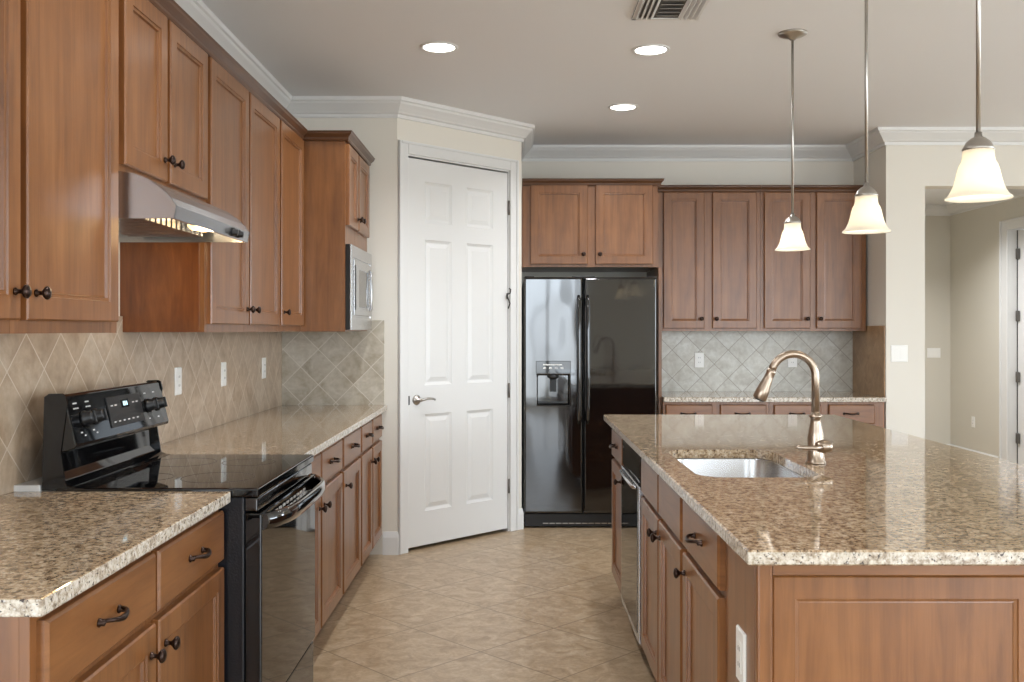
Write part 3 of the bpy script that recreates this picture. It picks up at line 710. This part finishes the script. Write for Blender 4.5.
# end block with framed panels
eb = thing('island_end', 'brown framed end of the island facing the camera, with a tall recessed panel', 'island end', ((IF + IB) / 2, 2.2, 0))
MB().box(IF - .008, IB, 2.072, 2.333, 0, ZC).build('body', m_wood, eb, bevel=.001)
for q in ((IF - .008, IF + .026), (IB - .03, IB)): MB().box(*q, 2.050, 2.072, 0, ZC).build('corner_post', m_wood, eb, bevel=.006)
for q in ((.85, ZC), (0, .115)): MB().box(IF + .026, IB - .03, 2.052, 2.072, *q).build('rail', m_woodh, eb, bevel=.002)
for x0, x1 in ((.549, 1.118), (1.122, 1.389)):
    MB().grid([-(x1 - x0) / 2, -(x1 - x0) / 2 + .048, (x1 - x0) / 2 - .048, (x1 - x0) / 2], [0, .05, .683, .731], {(1, 1)}, .016, DOORP[:3] + [(.008, -.006)], 0, .003).build('end_panel', m_wood, eb, loc=((x0 + x1) / 2 - eb.location.x, 2.072 - 2.2, .117), N=(0, -1))
# rear side panel behind the dishwasher
tag(MB().box(1.20, IB, 3.858, 4.498, 0, ZC).build('island_back_panel', m_wood), 'plain brown island back behind the dishwasher', 'panel')

dw = thing('dishwasher', 'black and stainless dishwasher built into the island', 'dishwasher', (.85, 4.18, 0))
D0, D1 = 3.862, 4.494
MB().box(.56, 1.19, D0, D1, .10, .875).build('body', m_blackm, dw)
MB().box(.60, 1.1, D0, D1, .0, .10).build('toe_kick', m_blackm, dw)
dd = MB().box(.497, .555, D0, D1, .115, .745).build('door_panel', m_steel, dw, bevel=.004)
MB().box(.4955, .4975, D0 + .045, D1 - .02, .15, .735).build('glass_panel', m_blackg, dd)
MB().box(.502, .555, D0, D1, .75, .872).build('control_strip', m_blackg, dw, bevel=.004)
MB().tube([(.50, D0 + .08, .73), (.486, D0 + .10, .73), (.484, (D0 + D1) / 2, .73), (.486, D1 - .10, .73), (.50, D1 - .08, .73)], .009, 10).build('handle', m_steel, dd)

# slab with the sink opening
SX0, SX1, SY0, SY1 = .575, .965, 3.00, 3.70
def rrect(x0, x1, y0, y1, r, n=8):
    P = []
    for cx, cy, a in ((x1 - r, y1 - r, 0), (x0 + r, y1 - r, 90), (x0 + r, y0 + r, 180), (x1 - r, y0 + r, 270)):
        for k in range(n + 1):
            t = math.radians(a + 90 * k / n); P.append((cx + r * math.cos(t), cy + r * math.sin(t)))
    return P
hole = rrect(SX0, SX1, SY0, SY1, .09)
ix0, ix1, iy0, iy1 = .484, 1.727, 2.007, 5.235
b = bmesh.new()
def ring(pts, z): return [b.verts.new((p[0], p[1], z)) for p in pts]
def loopedges(v): return [b.edges.new((v[k], v[(k + 1) % len(v)])) for k in range(len(v))]
def skin(a, c):
    for k in range(len(a)): b.faces.new((a[k], a[(k + 1) % len(a)], c[(k + 1) % len(a)], c[k]))
cc = .002
def outr(i): return [(ix0 + i + cc, iy0 + i), (ix1 - i - cc, iy0 + i), (ix1 - i, iy0 + i + cc), (ix1 - i, iy1 - i - cc), (ix1 - i - cc, iy1 - i), (ix0 + i + cc, iy1 - i), (ix0 + i, iy1 - i - cc), (ix0 + i, iy0 + i + cc)]
zt, zb = .914, .882
o0 = ring(outr(.003), zb); o1 = ring(outr(0), zb + .003); o2 = ring(outr(0), zt - .004); o3 = ring(outr(.004), zt)
h0_ = ring(hole, zb); h1_ = ring(hole, zt)
skin(o0, o1); skin(o1, o2); skin(o2, o3); skin(h0_, h1_)
def es(v): return [b.edges.get((v[k], v[(k + 1) % len(v)])) for k in range(len(v))]
bmesh.ops.triangle_fill(b, use_beauty=True, use_dissolve=False, edges=es(o3) + es(h1_))
bmesh.ops.triangle_fill(b, use_beauty=True, use_dissolve=False, edges=es(o0) + es(h0_))
mm = MB(); mm.b.free(); mm.b = b
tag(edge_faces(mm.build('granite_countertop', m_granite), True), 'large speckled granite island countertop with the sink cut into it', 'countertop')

# sink
sk = thing('sink', 'stainless undermount sink set in the island countertop', 'sink', ((SX0 + SX1) / 2, (SY0 + SY1) / 2, .68))
def rr(i, z, r): return [(p[0], p[1], z) for p in rrect(SX0 + i, SX1 - i, SY0 + i, SY1 - i, r)]
s_ = MB()
s_.loops([rr(-.012, .8815, .10), rr(-.002, .8815, .092), rr(0, .876, .09), rr(.004, .72, .085), rr(.012, .70, .08), rr(.03, .69, .07), rr(.09, .686, .04), rr(.15, .685, .02)], False, True, True)
s_.loops([rr(-.012, .8815, .10), rr(-.012, .878, .10), rr(-.006, .86, .095), rr(-.003, .72, .088), rr(.03, .68, .07)], False, True, True)
s_.build('bowl', m_steel, sk)
MB().lathe([(0, 0), (.042, 0), (.042, .003), (.034, .004), (.03, .001), (0, .001)], (.77, 3.4, .6855)).build('drain', m_satin, sk)

# faucet
fx, fy = 1.032, 3.32
fc = thing('faucet', 'brushed nickel gooseneck faucet with pull-down spray head on the island', 'faucet', (fx, fy, .914))
MB().lathe([(0, 0), (.034, 0), (.034, .006), (.029, .010), (.028, .05), (.029, .056), (.027, .060), (.028, .085), (.024, .11), (.018, .14), (.0165, .155), (.022, .158), (.022, .164), (.0165, .168), (.0145, .175), (0, .175)], (fx, fy, .914), seg=28).build('base', m_nickel, fc)
P = [(fx, fy, .914 + .17), (fx, fy, 1.21)]
R_ = .076
for k in range(1, 19):
    t = PI * k / 18 * .91
    P.append((fx - R_ + R_ * math.cos(t), fy, 1.212 + R_ * math.sin(t)))
MB().tube(P, .0135, 14).build('spout', m_nickel, fc)
e = Vector(P[-1]); d = (e - Vector(P[-2])).normalized()
d = (d + Vector((-.06, 0, 0))).normalized()
sp = MB().tube([e - d * .002, e + d * .01, e + d * .014, e + d * .03, e + d * .075, e + d * .105, e + d * .11], [.0150, .0165, .0145, .0165, .0225, .0245, .020], 16).build('spray_head', m_nickel, fc)
MB().tube([e + d * .1095, e + d * .113], [.018, .017], 14).build('nozzle', m_blackm, sp)
hl = MB().lathe([(0, -.03), (.014, -.028), (.020, -.018), (.023, 0), (.020, .018), (.014, .028), (0, .03)], (fx + .020, fy - .025, .975), (1, -.2, 0), 20)
hl.tube([(fx + .02, fy - .035, .975), (fx - .015, fy - .05, .972), (fx - .05, fy - .055, .973), (fx - .085, fy - .06, .976)], [.008, .007, .008, .0065], 12, 1.0)
hl.build('lever', m_nickel, fc)

# ------------------------------------------------------------------ outlets and switches
def outlet(label, loc, N, w=.072, h=.116, gang=1, toggles=False, name='outlet', cat='outlet', group=None):
    r_ = thing(name, label, cat, loc, group, N=N)
    p = MB().grid([-w / 2, w / 2], [-h / 2, h / 2], set(), .006, [], 0, .003).build('plate', m_plate, r_, loc=(0, 0, 0))
    for g in range(gang):
        cx = (g - (gang - 1) / 2) * .046
        MB().box(cx - .016, cx + .016, .006, .0078, -.034, .034).build('rocker' if toggles else 'receptacle', m_plate, r_, bevel=.001, loc=(0, 0, 0))
        if not toggles:
            for dz in (-.018, .018):
                for dx in (-.006, .006): MB().box(-.001, .001, .0078, .0082, -.005, .005).build('slot', m_slot, r_, loc=(cx + dx, 0, dz))
    return r_
outlet('white wall plate on the left backsplash, closest to the range backguard', (WX + .01, 4.08, 1.155), (1, 0))
outlet('white wall plate on the left backsplash, middle of three', (WX + .01, 4.72, 1.155), (1, 0))
outlet('white wall plate on the left backsplash, nearest the tiled corner', (WX + .01, 5.48, 1.155), (1, 0))
outlet('white outlet on the far backsplash, nearer the refrigerator', (1.42, BY - .01, 1.14), (0, -1))
outlet('white outlet on the far backsplash behind the faucet arch', (2.135, BY - .01, 1.14), (0, -1))
outlet('white outlet set in the brown side panel at the island corner', (IF - .008, 2.185, .635), (-1, 0), w=.076, h=.12)
outlet('white double rocker switch on the cream wall end by the opening', (2.70, PY, 1.205), (0, -1), w=.118, h=.118, gang=2, toggles=True, name='light_switch', cat='light switch')
outlet('faint white switch plate on the far hall wall', (4.76, HY, 1.11), (0, -1), w=.15, h=.11, gang=3, toggles=True, name='light_switch', cat='light switch')
outlet('small white outlet low on the hall side wall', (HX, 10.45, .38), (-1, 0), name='outlet')

# ------------------------------------------------------------------ ceiling: recessed lights, vent, pendants
def can(loc, label, power=9):
    r_ = thing('recessed_light', label, 'ceiling light', (loc[0], loc[1], CZ), 'recessed ceiling lights')
    MB().lathe([(.078, -.001), (.080, -.006), (.094, -.005), (.096, 0), (.078, 0)], seg=36, cap=False).build('trim_ring', m_white, r_, loc=(0, 0, 0))
    MB().lathe([(0, -.004), (.070, -.004), (.078, -.002), (.078, 0), (0, 0)], seg=36).build('lens', m_lens, r_, loc=(0, 0, 0))
    l = bpy.data.lights.new('can_light', 'AREA'); l.shape = 'DISK'; l.size = .14; l.energy = power; l.color = (.96, .97, 1.0); l.spread = 2.4
    o = bpy.data.objects.new('can_light', l); C.objects.link(o); o.location = (loc[0], loc[1], CZ - .012)
    return r_
can((-.372, 4.816), 'round recessed ceiling light above the aisle, left of the other two')
can((.686, 4.86), 'round recessed ceiling light near the ceiling vent')
can((.687, 6.11), 'round recessed ceiling light nearest the refrigerator')
can((3.9, 9.2), 'unseen recessed light added to brighten the hall', 34)  # out-of-view lamp, added to brighten the hall walls
can((-.372, 2.6), 'round recessed ceiling light over the range aisle'); can((.8, .6), 'round recessed ceiling light behind the camera')

m_vback = Mat('vent_shadow_grey', (92, 90, 86), .7).m
v_ = thing('ceiling_vent', 'white square louvred air vent in the ceiling', 'vent', (.68, 4.22, CZ))
vx0, vx1, vy0, vy1 = .53, .83, 4.07, 4.37
MB().box(vx0, vx1, vy0, vy1, CZ - .004, CZ).build('backing', m_vback, v_)
fr = MB()
for q in ((vx0, vx0 + .02, vy0, vy1), (vx1 - .02, vx1, vy0, vy1), (vx0, vx1, vy1 - .02, vy1), (vx0, vx1, vy0, vy0 + .02)): fr.box(*q, CZ - .010, CZ - .004)
fr.build('frame', m_white, v_, bevel=.002)
lv = MB()
for k in range(4):
    for s__ in (-1, 1):
        xa = .68 + s__ * (.055 + k * .022)
        lv.loops([[(xa, y, CZ - .004), (xa + .004 * s__, y, CZ - .004), (xa + .016 * s__, y, CZ - .016), (xa + .012 * s__, y, CZ - .016)] for y in (vy0 + .02, vy1 - .02)])
for k in range(5):
    ya = vy1 - .045 - k * .05
    lv.loops([[(x, ya, CZ - .004), (x, ya - .004, CZ - .004), (x, ya - .03, CZ - .014), (x, ya - .026, CZ - .014)] for x in (.633, .727)])
lv.build('louvres', m_white, v_)

def pendant(x, y, zr):
    r_ = thing('pendant_light', '', 'pendant light', (x, y, zr), 'pendant lights over the island')
    prof = [(.0855, 0), (.0845, .004), (.0765, .010), (.070, .020), (.063, .035), (.058, .052), (.054, .070), (.049, .086), (.043, .096), (.0405, .108), (.0395, .128),
            (.037, .128), (.038, .108), (.0405, .096), (.0465, .086), (.0515, .070), (.0555, .052), (.0605, .035), (.0675, .020), (.074, .010), (.083, .001)]
    prof = [(a * .95, b_) for a, b_ in prof]
    MB().lathe(prof + [prof[0]], (0, 0, 0), seg=40, cap=False).build('lamp_shade', m_frost, r_, loc=(0, 0, 0))
    MB().lathe([(0, .124), (.0375, .124), (.040, .128), (.036, .134), (.030, .146), (.018, .156), (.010, .160), (.009, .172), (0, .172)], seg=28).build('shade_cap', m_satin, r_, loc=(0, 0, 0))
    top = CZ - zr
    rod = MB().lathe([(0, .17), (.0058, .17), (.0058, top - .02), (0, top - .02)], seg=14)
    rod.build('rod', m_satin, r_, loc=(0, 0, 0))
    MB().lathe([(0, top - .034), (.012, top - .034), (.018, top - .026), (.050, top - .016), (.066, top - .008), (.069, top), (0, top)], seg=32).build('canopy', m_satin, r_, loc=(0, 0, 0))
    MB().lathe([(0, .035), (.012, .038), (.020, .052), (.021, .065), (.014, .085), (.011, .10), (.011, .124), (0, .124)], seg=20).build('bulb', m_bulb, r_, loc=(0, 0, 0))
    l = bpy.data.lights.new('pendant_glow', 'POINT'); l.energy = .8; l.color = (1, .92, .78); l.shadow_soft_size = .024
    o = bpy.data.objects.new('pendant_glow', l); C.objects.link(o); o.location = (x, y, zr + .03)
    return r_
for q, lb in (((1.318, 4.59, 1.749), 'pendant light with frosted bell shade nearest the far cabinets, its ceiling canopy in view'),
              ((1.235, 3.40, 1.7135), 'middle pendant light with frosted bell shade over the faucet end of the island'),
              ((1.20, 2.507, 1.709), 'pendant light with the largest-looking frosted bell shade, nearest the camera')):
    pendant(*q)['label'] = lb
